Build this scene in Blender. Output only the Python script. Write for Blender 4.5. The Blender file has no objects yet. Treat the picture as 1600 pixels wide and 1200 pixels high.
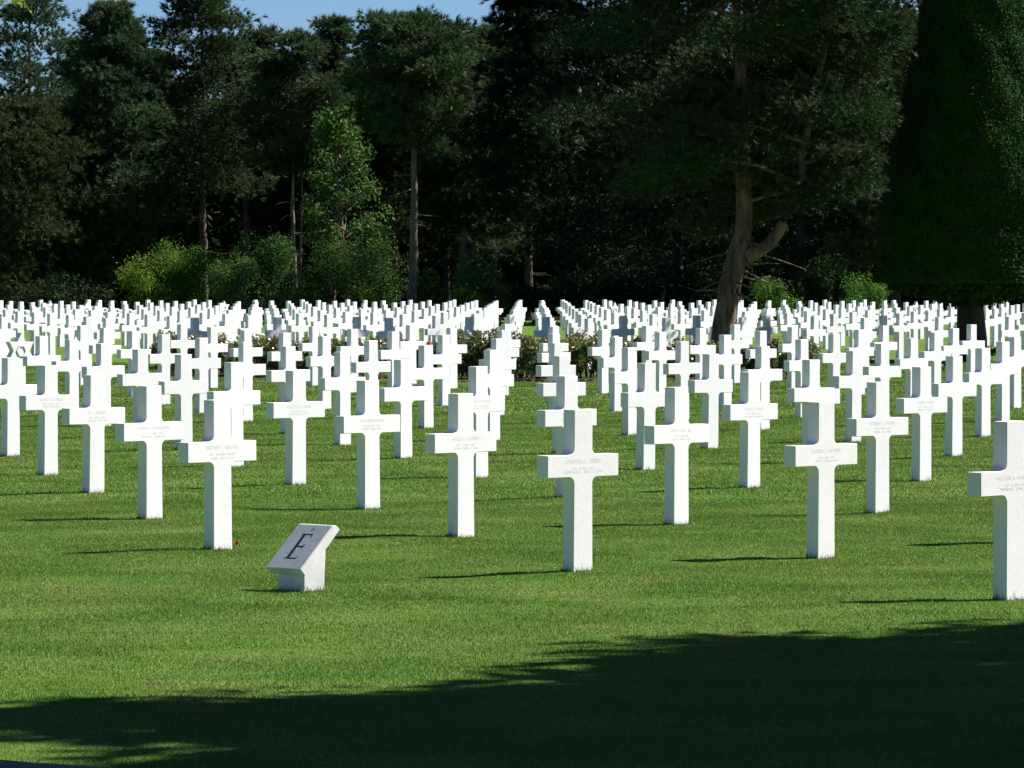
import bpy, bmesh, math, random
import numpy as np
from mathutils import Vector, Matrix
SC = bpy.context.scene
COL = SC.collection
# ---------------------------------------------------------------- camera, sky, sun, exposure
H = 1.03                                   # height of a headstone in metres
F = 7146.86                                # focal length in photo pixels (1600 wide)
PITCH = math.radians(1.3307)
EYE = 1.80328 * H
cd = bpy.data.cameras.new('camera'); cam = bpy.data.objects.new('camera', cd); COL.objects.link(cam)
cd.sensor_width = 36; cd.lens = F / 1600 * 36; cd.clip_start = 0.5; cd.clip_end = 4000
cam.location = (0, 0, EYE); cam.rotation_euler = (math.radians(90) - PITCH, 0, 0)
SC.camera = cam
SUN_EL = math.radians(45.3); SUN_AZ = math.atan2(0.956, 0.37)     # azimuth from +Y towards +X
SUN_DIR = Vector((math.sin(SUN_AZ) * math.cos(SUN_EL), math.cos(SUN_AZ) * math.cos(SUN_EL), math.sin(SUN_EL)))
w = bpy.data.worlds.new('World'); SC.world = w; w.use_nodes = True
nt = w.node_tree; bg = nt.nodes['Background']
sky = nt.nodes.new('ShaderNodeTexSky'); sky.sky_type = 'NISHITA'; sky.sun_disc = False
sky.sun_elevation = SUN_EL; sky.sun_rotation = SUN_AZ
sky.air_density = 1.0; sky.dust_density = 0.0; sky.ozone_density = 8.0; sky.altitude = 3000
nt.links.new(sky.outputs['Color'], bg.inputs['Color']); bg.inputs['Strength'].default_value = 0.041
sd = bpy.data.lights.new('sun', 'SUN'); sd.energy = 5.0; sd.angle = math.radians(0.5); sd.color = (1.0, 0.965, 0.91)
so = bpy.data.objects.new('sun', sd); COL.objects.link(so)
so.rotation_euler = SUN_DIR.to_track_quat('Z', 'Y').to_euler(); so.location = (20, 10, 30)
SC.view_settings.view_transform = 'Standard'; SC.view_settings.look = 'None'
SC.view_settings.exposure = 1.26; SC.view_settings.gamma = 1.0

# ---------------------------------------------------------------- helpers
def gz(x, y):                              # gentle unevenness of the lawn
    return 0.012*np.sin(x*1.9+0.7)*np.sin(y*.9) + 0.005*np.sin(x*3.3+y*1.3) + 0.003*np.sin(y*3.2-x*2.1)
def ground_at(px, py, z=0.0):              # where the sight line through a photo pixel meets the ground
    u = (600 - py) / F; c, s = math.cos(PITCH), math.sin(PITCH)
    dy, dz = c + u*s, u*c - s
    t = (z - EYE) / dz
    return (px-800)/F*t, dy*t
def height_at(py, Y):
    u = (600 - py) / F; c, s = math.cos(PITCH), math.sin(PITCH)
    return EYE + Y*(u*c - s)/(c + u*s)
def px_x(px, Y): return (px-800)/F*Y
def tag(o, label=None, cat=None, group=None, kind=None):
    if label: o['label'] = label
    if cat: o['category'] = cat
    if group: o['group'] = group
    if kind: o['kind'] = kind
    return o
def empty(name, loc, rz=0.0):
    o = bpy.data.objects.new(name, None); COL.objects.link(o)
    o.empty_display_size = 0.2; o.location = loc; o.rotation_euler = (0, 0, rz); return o
def obj(name, me, mats=None, parent=None, loc=None):
    o = bpy.data.objects.new(name, me); COL.objects.link(o)
    if mats is not None:
        for m in (mats if isinstance(mats, (list, tuple)) else [mats]): me.materials.append(m)
    if parent: o.parent = parent
    if loc is not None: o.location = loc
    return o
def np_mesh(name, V, Fc, smooth=False, mat_idx=None):
    """V (n,3), Fc (m,k) all faces with the same number of corners"""
    me = bpy.data.meshes.new(name); V = np.asarray(V, np.float32); Fc = np.asarray(Fc, np.int32)
    k = Fc.shape[1]
    me.vertices.add(len(V)); me.vertices.foreach_set('co', V.ravel())
    me.loops.add(Fc.size); me.loops.foreach_set('vertex_index', Fc.ravel())
    me.polygons.add(len(Fc)); me.polygons.foreach_set('loop_start', np.arange(0, Fc.size, k, dtype=np.int32))
    me.polygons.foreach_set('loop_total', np.full(len(Fc), k, np.int32))
    if smooth: me.polygons.foreach_set('use_smooth', np.ones(len(Fc), bool))
    if mat_idx is not None: me.polygons.foreach_set('material_index', np.asarray(mat_idx, np.int32))
    me.update(calc_edges=True); me.validate(); return me
def bm_mesh(name, bm, smooth=False):
    me = bpy.data.meshes.new(name); bm.to_mesh(me); bm.free()
    if smooth: me.polygons.foreach_set('use_smooth', [True]*len(me.polygons))
    return me

class Tubes:                               # limbs, trunks and stems gathered in one mesh (quads)
    def __init__(s): s.V = []; s.F = []; s.n = 0
    def add(s, pts, rad, sides=6, wob=0.0, rng=None):
        pts = np.asarray(pts, float); k = len(pts); rad = np.broadcast_to(np.asarray(rad, float), (k,))
        a = np.linspace(0, 2*np.pi, sides, endpoint=False)
        t = np.gradient(pts, axis=0); t /= np.linalg.norm(t, axis=1)[:, None] + 1e-9
        ref = np.where(np.abs(t[:, 2:3]) < 0.9, [[0, 0, 1.]], [[1., 0, 0]])
        u = np.cross(t, ref); u /= np.linalg.norm(u, axis=1)[:, None]; v = np.cross(t, u)
        rr = rad[:, None]*np.ones(sides)
        if wob and rng is not None: rr = rr*(1+rng.normal(0, wob, rr.shape))
        ring = pts[:, None] + rr[:, :, None]*(np.cos(a)[None, :, None]*u[:, None] + np.sin(a)[None, :, None]*v[:, None])
        s.V.append(ring.reshape(-1, 3))
        i = np.arange(k-1)[:, None]*sides; j = np.arange(sides)[None]; j2 = (j+1) % sides
        s.F.append(np.stack([i+j, i+j2, i+sides+j2, i+sides+j], -1).reshape(-1, 4)+s.n); s.n += k*sides
    def mesh(s, name): return np_mesh(name, np.concatenate(s.V), np.concatenate(s.F), smooth=True)

def unit(a): return a/(np.linalg.norm(a, axis=-1, keepdims=True)+1e-9)
def needles(C, D, rng, n=9, L=0.2, W=0.03, spread=0.6):
    """tufts of thin needle blades at centres C pointing about D"""
    C = np.repeat(C, n, 0); D = np.repeat(D, n, 0)
    d = unit(D + rng.normal(0, spread, D.shape)); L = L*rng.uniform(.6, 1.2, (len(C), 1))
    sd_ = unit(np.cross(d, rng.normal(0, 1, d.shape)))*W
    base = C + rng.normal(0, W, C.shape)
    V = np.stack([base-sd_, base+sd_, base+d*L], 1).reshape(-1, 3)
    return V, np.arange(len(V)).reshape(-1, 3)
def leaves(C, rng, size=0.1, N=None, asp=0.55):
    """small pointed leaf quads at centres C"""
    n = len(C); nrm = unit(rng.normal(0, 1, (n, 3)) + (0 if N is None else N))
    a = unit(np.cross(nrm, rng.normal(0, 1, (n, 3)))); b = np.cross(nrm, a)
    s = size*rng.uniform(.6, 1.3, (n, 1))
    V = np.stack([C-a*s*.5, C+b*s*asp*.5, C+a*s*.55, C-b*s*asp*.5], 1).reshape(-1, 3)
    return V, np.arange(4*n).reshape(-1, 4)
def ball(rng, n, c, r, shell=0.45):        # points in an ellipsoid, denser toward the outside
    d = unit(rng.normal(0, 1, (n, 3))); q = rng.uniform(shell, 1, (n, 1))
    return np.asarray(c) + d*q*np.asarray(r)

# ---------------------------------------------------------------- materials
def new_mat(name):
    m = bpy.data.materials.new(name); m.use_nodes = True; nt = m.node_tree
    return m, nt, nt.nodes['Principled BSDF']
def nd(nt, t, **k):
    n = nt.nodes.new(t)
    for a, b in k.items(): setattr(n, a, b)
    return n
def ramp(nt, fac, stops):
    r = nd(nt, 'ShaderNodeValToRGB'); e = r.color_ramp.elements
    while len(e) < len(stops): e.new(0.5)
    for el, (p, c) in zip(e, stops): el.position = p; el.color = (*c, 1)
    nt.links.new(fac, r.inputs[0]); return r
def noise(nt, vec, scale, detail=3, rough=.5):
    n = nd(nt, 'ShaderNodeTexNoise'); n.inputs['Scale'].default_value = scale
    n.inputs['Detail'].default_value = detail; n.inputs['Roughness'].default_value = rough
    nt.links.new(vec, n.inputs['Vector']); return n
def mul(nt, a, b, blend='MULTIPLY', fac=1.0):
    m = nd(nt, 'ShaderNodeMix', data_type='RGBA', blend_type=blend); m.inputs[0].default_value = fac
    nt.links.new(a, m.inputs[6])
    if isinstance(b, tuple): m.inputs[7].default_value = (*b, 1)
    else: nt.links.new(b, m.inputs[7])
    return m.outputs[2]
def marble_mat(name, c1, c2, stain=None):
    m, nt, p = new_mat(name); tc = nd(nt, 'ShaderNodeTexCoord')
    oi = nd(nt, 'ShaderNodeObjectInfo'); add = nd(nt, 'ShaderNodeVectorMath', operation='ADD')
    nt.links.new(tc.outputs['Object'], add.inputs[0]); nt.links.new(oi.outputs['Location'], add.inputs[1])
    n = noise(nt, add.outputs[0], 5, 6, .65); r = ramp(nt, n.outputs[0], [(.3, c2), (.62, c1)])
    n2 = noise(nt, add.outputs[0], 60, 3); r2 = ramp(nt, n2.outputs[0], [(.3, (.93, .93, .93)), (.7, (1, 1, 1))])
    ro = ramp(nt, oi.outputs['Random'], [(0, (.94, .94, .935)), (1, (1, 1, 1))])
    col = mul(nt, mul(nt, r.outputs[0], r2.outputs[0]), ro.outputs[0])
    if stain:
        dv = nd(nt, 'ShaderNodeVectorMath', operation='DISTANCE'); nt.links.new(tc.outputs['Object'], dv.inputs[0])
        dv.inputs[1].default_value = stain
        rs = ramp(nt, dv.outputs['Value'], [(.006, (.6, .4, .33)), (.024, (1, 1, 1))]); col = mul(nt, col, rs.outputs[0])
    nt.links.new(col, p.inputs['Base Color']); p.inputs['Roughness'].default_value = .55
    b = nd(nt, 'ShaderNodeBump'); b.inputs['Strength'].default_value = .08; b.inputs['Distance'].default_value = .01
    nt.links.new(n2.outputs[0], b.inputs['Height']); nt.links.new(b.outputs[0], p.inputs['Normal'])
    return m
MARBLE = marble_mat('white_marble', (.86, .83, .865), (.82, .79, .825))
MARBLE_GREY = marble_mat('grey_veined_marble', (.77, .745, .765), (.62, .60, .635), stain=(-.14, .215, .365))
INCISED = marble_mat('incised_marble', (.80, .78, .80), (.75, .73, .755))
m, nt_, p = new_mat('dark_lettering'); p.inputs['Base Color'].default_value = (.035, .033, .04, 1); p.inputs['Roughness'].default_value = .6; LETTER = m

def foliage_mat(name, dark, light, trans=.25, rough=.5, patch=0.6, spec=.3):
    m, nt, p = new_mat(name); g = nd(nt, 'ShaderNodeNewGeometry'); tc = nd(nt, 'ShaderNodeTexCoord')
    r = ramp(nt, g.outputs['Random Per Island'], [(0, dark), (1, light)])
    n = noise(nt, tc.outputs['Object'], patch, 2); r2 = ramp(nt, n.outputs[0], [(.35, (.7, .78, .7)), (.65, (1.25, 1.15, 1.0))])
    col = mul(nt, r.outputs[0], r2.outputs[0])
    nt.links.new(col, p.inputs['Base Color']); p.inputs['Roughness'].default_value = rough
    p.inputs['Specular IOR Level'].default_value = spec
    t = nd(nt, 'ShaderNodeBsdfTranslucent'); nt.links.new(col, t.inputs['Color'])
    mx = nd(nt, 'ShaderNodeMixShader'); mx.inputs[0].default_value = trans
    nt.links.new(p.outputs[0], mx.inputs[1]); nt.links.new(t.outputs[0], mx.inputs[2])
    nt.links.new(mx.outputs[0], nt.nodes['Material Output'].inputs['Surface']); return m
def bark_mat(name, c1, c2, sc=9):
    m, nt, p = new_mat(name); tc = nd(nt, 'ShaderNodeTexCoord'); mp = nd(nt, 'ShaderNodeMapping')
    mp.inputs['Scale'].default_value = (1, 1, .22); nt.links.new(tc.outputs['Object'], mp.inputs['Vector'])
    n = noise(nt, mp.outputs[0], sc, 5, .7); r = ramp(nt, n.outputs[0], [(.36, c2), (.6, c1)])
    nt.links.new(r.outputs[0], p.inputs['Base Color']); p.inputs['Roughness'].default_value = .9
    b = nd(nt, 'ShaderNodeBump'); b.inputs['Strength'].default_value = .9; b.inputs['Distance'].default_value = .08
    nt.links.new(n.outputs[0], b.inputs['Height']); nt.links.new(b.outputs[0], p.inputs['Normal']); return m
PINE = foliage_mat('pine_needles', (.022, .044, .020), (.075, .115, .048), .28, .6, .6, .15)
PINE_B = foliage_mat('pine_needles_blue', (.024, .048, .026), (.078, .125, .062), .28, .6, .6, .15)
PINE_O = foliage_mat('pine_needles_olive', (.024, .04, .016), (.072, .095, .036), .22, .7, .6, .12)
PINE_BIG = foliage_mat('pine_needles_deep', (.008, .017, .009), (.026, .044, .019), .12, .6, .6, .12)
PINE_GREAT = foliage_mat('pine_needles_great', (.010, .022, .010), (.060, .098, .036), .2, .6, .9, .15)
LEAF = foliage_mat('shrub_leaves', (.03, .09, .014), (.10, .22, .035), .38, .5, spec=.05)
LEAF_Y = foliage_mat('yellow_green_leaves', (.06, .11, .012), (.19, .27, .04), .38, .5, spec=.05)
LEAF_G = foliage_mat('grey_green_leaves', (.030, .074, .020), (.10, .185, .048), .34, .5, spec=.05)
LEAF_BR = foliage_mat('bright_leaves', (.12, .2, .03), (.3, .4, .08), .4, .35)
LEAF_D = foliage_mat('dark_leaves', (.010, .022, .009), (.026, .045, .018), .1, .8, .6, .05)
YEW = foliage_mat('yew_leaves', (.008, .028, .004), (.034, .09, .014), .05, .7, patch=2.0, spec=.05)
ROSE_L = foliage_mat('rose_leaves', (.045, .085, .025), (.17, .21, .07), .3, .3, patch=3)
ROSE_R = foliage_mat('red_young_leaves', (.14, .085, .04), (.27, .18, .08), .3, .35, patch=3)
BARK = bark_mat('pine_bark', (.17, .12, .085), (.045, .032, .025))
BARK_P = bark_mat('pale_pine_bark', (.22, .16, .115), (.06, .042, .032), 6)
BARK_M = bark_mat('great_pine_bark', (.19, .12, .075), (.03, .02, .014), 7)
BARK_D = bark_mat('dark_bark', (.05, .04, .03), (.018, .014, .012))
def plain(name, c, rough=.6):
    m, nt, p = new_mat(name); p.inputs['Specular IOR Level'].default_value = .1 if rough < .9 else 0.0; tc = nd(nt, 'ShaderNodeTexCoord'); n = noise(nt, tc.outputs['Object'], 30, 2)
    r = ramp(nt, n.outputs[0], [(.3, tuple(v*.8 for v in c)), (.7, tuple(min(1, v*1.15) for v in c))])
    nt.links.new(r.outputs[0], p.inputs['Base Color']); p.inputs['Roughness'].default_value = rough; return m
PINK = plain('pink_petals', (.75, .2, .27)); WHITE_P = plain('white_petals', (.8, .76, .7)); RED_P = plain('coral_petals', (.7, .16, .13))
ORANGE_P = plain('orange_petals', (.75, .4, .06)); SOIL = plain('bed_soil', (.10, .07, .05), .95); DEADLEAF = plain('dead_leaf', (.3, .1, .04))

def grass_colour(nt):
    g = nd(nt, 'ShaderNodeNewGeometry'); pos = g.outputs['Position']
    n1 = noise(nt, pos, .9, 4, .6); mp = nd(nt, 'ShaderNodeMapping'); mp.inputs['Scale'].default_value = (.35, 1.0, 1)
    nt.links.new(pos, mp.inputs['Vector']); n2 = noise(nt, mp.outputs[0], 3.5, 4, .6)
    r1 = ramp(nt, n1.outputs[0], [(.34, (.072, .146, .021)), (.5, (.095, .166, .029)), (.68, (.125, .177, .044))])
    r2 = ramp(nt, n2.outputs[0], [(.35, (.89, .92, .89)), (.62, (1.09, 1.06, 1.04))])
    return g, mul(nt, r1.outputs[0], r2.outputs[0])
m, nt, p = new_mat('lawn'); g, c = grass_colour(nt); n3 = noise(nt, g.outputs['Position'], 60, 3, .7)
r3 = ramp(nt, n3.outputs[0], [(.3, (.5, .5, .5)), (.7, (1.25, 1.25, 1.2))]); c = mul(nt, c, r3.outputs[0])
nt.links.new(c, p.inputs['Base Color']); p.inputs['Roughness'].default_value = .9; p.inputs['Specular IOR Level'].default_value = .05
b = nd(nt, 'ShaderNodeBump'); b.inputs['Distance'].default_value = .03; b.inputs['Strength'].default_value = .6
nt.links.new(n3.outputs[0], b.inputs['Height']); nt.links.new(b.outputs[0], p.inputs['Normal']); LAWN = m
m, nt, p = new_mat('grass_blades'); g, c = grass_colour(nt)
r3 = ramp(nt, g.outputs['Random Per Island'], [(0, (.62, .68, .5)), (.9, (1.4, 1.35, 1.1)), (1, (2.3, 2.1, 2.4))]); c = mul(nt, c, r3.outputs[0])  # palest few blades carry sparkle painted into their colour
nt.links.new(c, p.inputs['Base Color']); p.inputs['Roughness'].default_value = .45; p.inputs['Specular IOR Level'].default_value = .22
t = nd(nt, 'ShaderNodeBsdfTranslucent'); nt.links.new(c, t.inputs['Color']); mx = nd(nt, 'ShaderNodeMixShader'); mx.inputs[0].default_value = .22
nt.links.new(p.outputs[0], mx.inputs[1]); nt.links.new(t.outputs[0], mx.inputs[2]); nt.links.new(mx.outputs[0], nt.nodes['Material Output'].inputs['Surface']); BLADE = m
m, nt, p = new_mat('asphalt'); tc = nd(nt, 'ShaderNodeTexCoord'); n = noise(nt, tc.outputs['Object'], 60, 3)
r = ramp(nt, n.outputs[0], [(.3, (.04, .042, .05)), (.7, (.09, .09, .1))]); nt.links.new(r.outputs[0], p.inputs['Base Color']); p.inputs['Roughness'].default_value = .85; ASPHALT = m
WOODFLOOR = plain('woodland_floor_backdrop', (.012, .015, .008), .95)

# ---------------------------------------------------------------- the ground
def sheet(name, x0, x1, y0, y1, nx, ny, mat, dz=0.0, kind='structure'):
    X, Y = np.meshgrid(np.linspace(x0, x1, nx), np.linspace(y0, y1, ny)); Z = gz(X, Y)+dz
    V = np.stack([X, Y, Z], -1).reshape(-1, 3)
    i = (np.arange(ny-1)[:, None]*nx + np.arange(nx-1)[None]).ravel()
    me = np_mesh(name, V, np.stack([i, i+1, i+nx+1, i+nx], 1), smooth=True)
    o = obj(name, me, mat); tag(o, kind=kind); return o
def lawn_mesh():
    xs = np.concatenate([np.linspace(-1500, -30, 12), np.linspace(-26, 26, 209), np.linspace(30, 1500, 12)])
    ys = np.concatenate([np.linspace(-300, 8, 10), np.linspace(9, 100, 456), np.linspace(103, 230, 80), np.linspace(260, 3000, 14)])
    X, Y = np.meshgrid(xs, ys); nx = len(xs); ny = len(ys); Z = gz(X, Y)
    i = (np.arange(ny-1)[:, None]*nx + np.arange(nx-1)[None]).ravel()
    return np_mesh('lawn', np.stack([X, Y, Z], -1).reshape(-1, 3), np.stack([i, i+1, i+nx+1, i+nx], 1), smooth=True)
tag(obj('lawn', lawn_mesh(), LAWN), kind='structure')
wf = sheet('woodland_floor_backdrop', -90, 90, 199, 420, 61, 90, WOODFLOOR, dz=.03)
for v in wf.data.vertices: v.co.z += 9.0*min(1, max(0, (v.co.y-243)/45))**1.2  # invented dark rise, added to block bright gaps behind the trees
# the path whose edge shows in the lower left corner
a = np.array([-6.0, 19.9]); d = unit(np.array([.47, -.3])); nrm = np.array([-.538, -.843])
pe = [a, a+d*14, a+d*14+nrm*2.6, a+nrm*2.6]
V = [(q[0], q[1], .03) for q in pe]+[(q[0], q[1], -.05) for q in pe]
me = bpy.data.meshes.new('path'); me.from_pydata(V, [], [(0, 3, 2, 1), (4, 5, 6, 7), (0, 1, 5, 4), (1, 2, 6, 5), (2, 3, 7, 6), (3, 0, 4, 7)]); me.update()
tag(obj('path', me, ASPHALT), kind='structure')
def on_path(x, y):
    q = (x-a[0])*nrm[0] + (y-a[1])*nrm[1]; return q > 0.02

def grass(name, y0, y1, dens, L, W, half, seed):
    rng = np.random.default_rng(seed); area = 0.5*half(y0)*(y1-y0)*2 + 0.5*half(y1)*(y1-y0)*2
    n = int(area*dens); y = np.sqrt(rng.uniform(y0**2, y1**2, n)); x = rng.uniform(-1, 1, n)*half(y)
    k = ~on_path(x, y); x, y = x[k], y[k]; n = len(x)
    B = np.stack([x, y, gz(x, y)-.004], 1); az = rng.uniform(0, 2*np.pi, n); lean = np.abs(rng.normal(.35, .35, n))
    l = L*rng.uniform(.5, 1.25, n)*(1+.18*np.sin(x*2.7+np.sin(y*3.1)*1.5)*np.sin(y*2.3)); d = np.stack([np.cos(az)*np.sin(lean), np.sin(az)*np.sin(lean), np.cos(lean)], 1)
    a2 = rng.uniform(0, 2*np.pi, n); s_ = np.stack([np.cos(a2), np.sin(a2), np.zeros(n)], 1)*(W*rng.uniform(.6, 1.3, n))[:, None]
    V = np.stack([B-s_, B+s_, B+d*l[:, None]], 1).reshape(-1, 3)
    tag(obj(name, np_mesh(name, V, np.arange(3*n).reshape(-1, 3)), BLADE), 'short mown green lawn grass between the white crosses', 'grass', kind='stuff')
grass('grass', 15.5, 38, 8500, .0165, .0023, lambda y: y*.125+.5, 1)
grass('grass', 38, 62, 2400, .021, .004, lambda y: y*.12+.5, 2)
grass('grass', 62, 100, 600, .026, .008, lambda y: y*.12+.5, 3)

# ---------------------------------------------------------------- headstones
def cross_outline():
    hw, bw, al = .078*H, .083*H, .302*H; at, ab = H*(1-.275), H*(1-.412); r = .04*H
    def fil(cx, cy, a0, a1): return [(cx+r*math.cos(math.radians(t)), cy+r*math.sin(math.radians(t))) for t in np.linspace(a0, a1, 7)]
    R = [(bw, -.15), (hw, ab-r*1.01)][:1] + fil(hw+r, ab-r, 180, 90) + [(al, ab), (al, at)] + fil(hw+r, at+r, 270, 180) + [(hw*.985, H)]
    return R + [(-x, z) for x, z in reversed(R)]
def extrude(name, outline, depth, bev=.004, y0=0.0):
    bm = bmesh.new(); n = len(outline)
    f = [bm.verts.new((x, y0-depth/2, z)) for x, z in outline]; b = [bm.verts.new((x, y0+depth/2, z)) for x, z in outline]
    ff = bm.faces.new(f); fb = bm.faces.new(list(reversed(b)))
    for i in range(n): j = (i+1) % n; bm.faces.new((f[j], f[i], b[i], b[j]))
    bm.normal_update()
    if bev:
        ed = [e for e in bm.edges if all(abs(fc.calc_area()) > 0 for fc in e.link_faces) and e.calc_face_angle(0) > .6]
        bmesh.ops.bevel(bm, geom=ed, offset=bev, segments=2, profile=.5, affect='EDGES', clamp_overlap=True)
    bmesh.ops.recalc_face_normals(bm, faces=bm.faces); bmesh.ops.triangulate(bm, faces=[q for q in bm.faces if len(q.verts) > 4])
    return bm
DEPTH = .097*H
CROSS = bm_mesh('marble_cross', extrude('c', cross_outline(), DEPTH)); CROSS.materials.append(MARBLE)
def star_mesh():
    cz = H*.735; Ro = .265*H; Ri = Ro/math.sqrt(3)
    pts = [((Ro if k % 2 == 0 else Ri)*math.sin(math.radians(30*k)), cz+(Ro if k % 2 == 0 else Ri)*math.cos(math.radians(30*k))) for k in range(12)]
    # start at the top point, clockwise; the post joins at the lowest point
    hw = .078*H; zz = cz-Ri*.86
    out = pts[:5]+[(hw, zz), (hw*1.06, -.15), (-hw*1.06, -.15), (-hw, zz)]+pts[8:]
    out.reverse()
    bm = extrude('s', out, DEPTH, bev=.003)
    rim = [(Ri*.62*math.sin(math.radians(60*k+30)), cz+Ri*.62*math.cos(math.radians(60*k+30))) for k in range(6)]
    for k in range(6):                     # raised inner hexagon moulding on the face
        (x1, z1), (x2, z2) = rim[k], rim[(k+1) % 6]; q = .74
        yf, yo = -DEPTH/2-.012, -DEPTH/2+.002
        vs = [bm.verts.new(c) for c in ((x1, yf, z1), (x2, yf, z2), (x2*q, yf, cz+(z2-cz)*q), (x1*q, yf, cz+(z1-cz)*q),
              (x1, yo, z1), (x2, yo, z2), (x2*q, yo, cz+(z2-cz)*q), (x1*q, yo, cz+(z1-cz)*q))]
        for fi in ((0, 1, 2, 3), (0, 4, 5, 1), (3, 2, 6, 7)): bm.faces.new([vs[t] for t in fi])
    bmesh.ops.recalc_face_normals(bm, faces=bm.faces)
    return bm_mesh('marble_star', bm)
STAR = star_mesh(); STAR.materials.append(MARBLE)
def text_mesh(lines, w=.30):
    bm = bmesh.new(); z = 0
    for body, size in lines:
        cu = bpy.data.curves.new('t', 'FONT'); cu.body = body; cu.size = size; cu.align_x = 'CENTER'; cu.resolution_u = 2
        cu.space_character = 1.08
        o = bpy.data.objects.new('t', cu); COL.objects.link(o); dg = bpy.context.evaluated_depsgraph_get()
        me = bpy.data.meshes.new_from_object(o.evaluated_get(dg)); n0 = len(bm.verts); bm.from_mesh(me); bm.verts.ensure_lookup_table()
        vs = bm.verts[n0:]; wd = max([v.co.x for v in vs])*2; k = min(1, .47*H/wd)
        for v in vs: v.co = Vector((v.co.x*k, 0, z+v.co.y))
        bpy.data.objects.remove(o); bpy.data.curves.remove(cu); bpy.data.meshes.remove(me); z -= size*1.12
    for f_ in bm.faces:
        f_.normal_update()
        if f_.normal.y > 0: f_.normal_flip()
    return bm_mesh('inscription', bm)
TEXTS = {(0, 0): [('CHESTER L. TERRY', .036), ('PFC  39 INF  9 DIV', .02), ('KENTUCKY   JULY 11 1944', .027)],
 (1, 0): [('LOUIS E. HAYNIE', .036), ('PVT  8 INF  4 DIV', .02), ('TEXAS   JUNE 8 1944', .022)],
 (0, -1): [('VICTOR A. HARMON', .034), ('SGT  116 INF  29 DIV', .02), ('TENNESSEE   JUNE 6 1944', .024)],
 (0, 1): [('BRYAN J. NEUHL', .038), ('PFC  358 INF  90 DIV', .024), ('OHIO   JULY 5 1944', .022)],
 (1, 1): [('DALE B. GREEN', .036), ('PFC  12 INF  4 DIV', .022), ('IOWA   JUNE 11 1944', .024)],
 (1, 2): [('JOHN C. SCHNEIDER', .034), ('PVT  22 INF  4 DIV', .022), ('ILLINOIS   JUNE 1944', .024)],
 (2, 1): [('MAX HALL JR', .034), ('TEC5  20 ENGR', .022), ('OHIO   JUNE 6 1944', .022)],
 (3, 1): [('ROBERT J. OWEN', .034), ('PVT  47 INF  9 DIV', .022), ('MAINE   AUG 1944', .022)],
 (2, 2): [('WILLIAM HARRIS', .034), ('PVT  60 INF  9 DIV', .022), ('UTAH   JUNE 1944', .022)],
 (2, 3): [('M. L. HARDY', .034), ('SGT  9 INF  2 DIV', .022), ('OREGON   JULY 1944', .022)],
 (3, 3): [('WALTER H. FISHER', .032), ('PFC  38 INF  2 DIV', .022), ('NEW YORK   JULY 1944', .022)],
 (3, 2): [('IRA T. WEBB', .034), ('TEC4  5 RANGER BN', .022), ('OHIO   JUNE 1944', .022)],
 (4, 2): [('CARL R. LEWIS', .034), ('PFC  18 INF  1 DIV', .022), ('MICHIGAN   JUNE 1944', .022)],
 (5, 2): [('ALBERT HAYES', .034), ('PVT  115 INF  29 DIV', .022), ('VIRGINIA   JUNE 1944', .022)],
 (3, 4): [('HENRY P. DOYLE', .034), ('PFC  16 INF  1 DIV', .022), ('MAINE   JUNE 1944', .022)],
 (4, 3): [('LEE R. MARTIN', .034), ('PFC  23 INF  2 DIV', .022), ('IDAHO   JULY 1944', .022)]}
PH = math.radians(45.045); RV = np.array([math.cos(PH), math.sin(PH)])*2.24909*H; SV = np.array([-math.sin(PH), math.cos(PH)])*3.33859*H
O0 = np.array([.4454, 27.9016])*H
OBS = {(0,0):(911,640),(0,-1):(1588,658),(1,0):(1291.5,628),(0,1):(348,625),(1,1):(728,615),(1,2):(240.8,603),(2,3):(151,586),(3,4):(79.5,571),(4,5):(20.8,559),
 (2,2):(582,594.5),(3,3):(467.3,579),(2,1):(1064.6,605),(4,2):(1178,581),(3,1):(1379,597),(5,2):(1446.5,573),(3,2):(892,587.5),(4,3):(753,572.5),(5,3):(1014.4,567.5),(5,4):(635,562),(7,3):(1496,556)}
STARS_AT = [(28, 517), (83, 469.5), (127, 470.5), (342, 469.5), (804, 488), (964, 470.5), (1197, 478), (1420, 468)]
ORD = ['zeroth', 'first', 'second', 'third', 'fourth', 'fifth', 'sixth', 'seventh', 'eighth', 'ninth', 'tenth', 'eleventh', 'twelfth', 'thirteenth', 'fourteenth', 'fifteenth',
 'sixteenth', 'seventeenth', 'eighteenth', 'nineteenth', 'twentieth', 'twenty-first', 'twenty-second', 'twenty-third', 'twenty-fourth', 'twenty-fifth', 'twenty-sixth', 'twenty-seventh', 'twenty-eighth', 'twenty-ninth', 'thirtieth', 'thirty-first', 'thirty-second', 'thirty-third', 'thirty-fourth', 'thirty-fifth', 'thirty-sixth']
def proj(X, Y, Z):
    c, s = math.cos(PITCH), math.sin(PITCH); z = Z-EYE; dd = Y*c-z*s
    return 800+F*X/dd, 600-F*(z*c+Y*s)/dd
D_GAP0, D_GAP1, D_END = 79.5*H, 90*H, 168*H
rs = random.Random(5)
pts = []
for mI in range(-5, 120):
    for nI in range(-90, 90):
        P = O0 + mI*RV + nI*SV
        if mI < 0 or P[1] < 20 or P[1] > D_END or D_GAP0 < P[1] < D_GAP1: continue
        x, y = proj(P[0], P[1], H)
        if not (-60 < x < 1660): continue
        if (1095 < x < 1150 and 88 < P[1] < 98.5) or (P[0]-10.24)**2+(P[1]-102)**2 < 3.2 or (1478 < x < 1548 and 90 < P[1] < 102): continue
        pts.append([P[1], mI, nI, P[0], x, y])
pts.sort()
stars = set()
for sx, sy in STARS_AT:
    q = min(pts, key=lambda t: (t[4]-sx)**2+((t[5]-sy)*4)**2); stars.add((q[1], q[2]))
files = {}
for q in pts: files.setdefault(2*q[1]-3*q[2], []).append(q)
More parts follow.
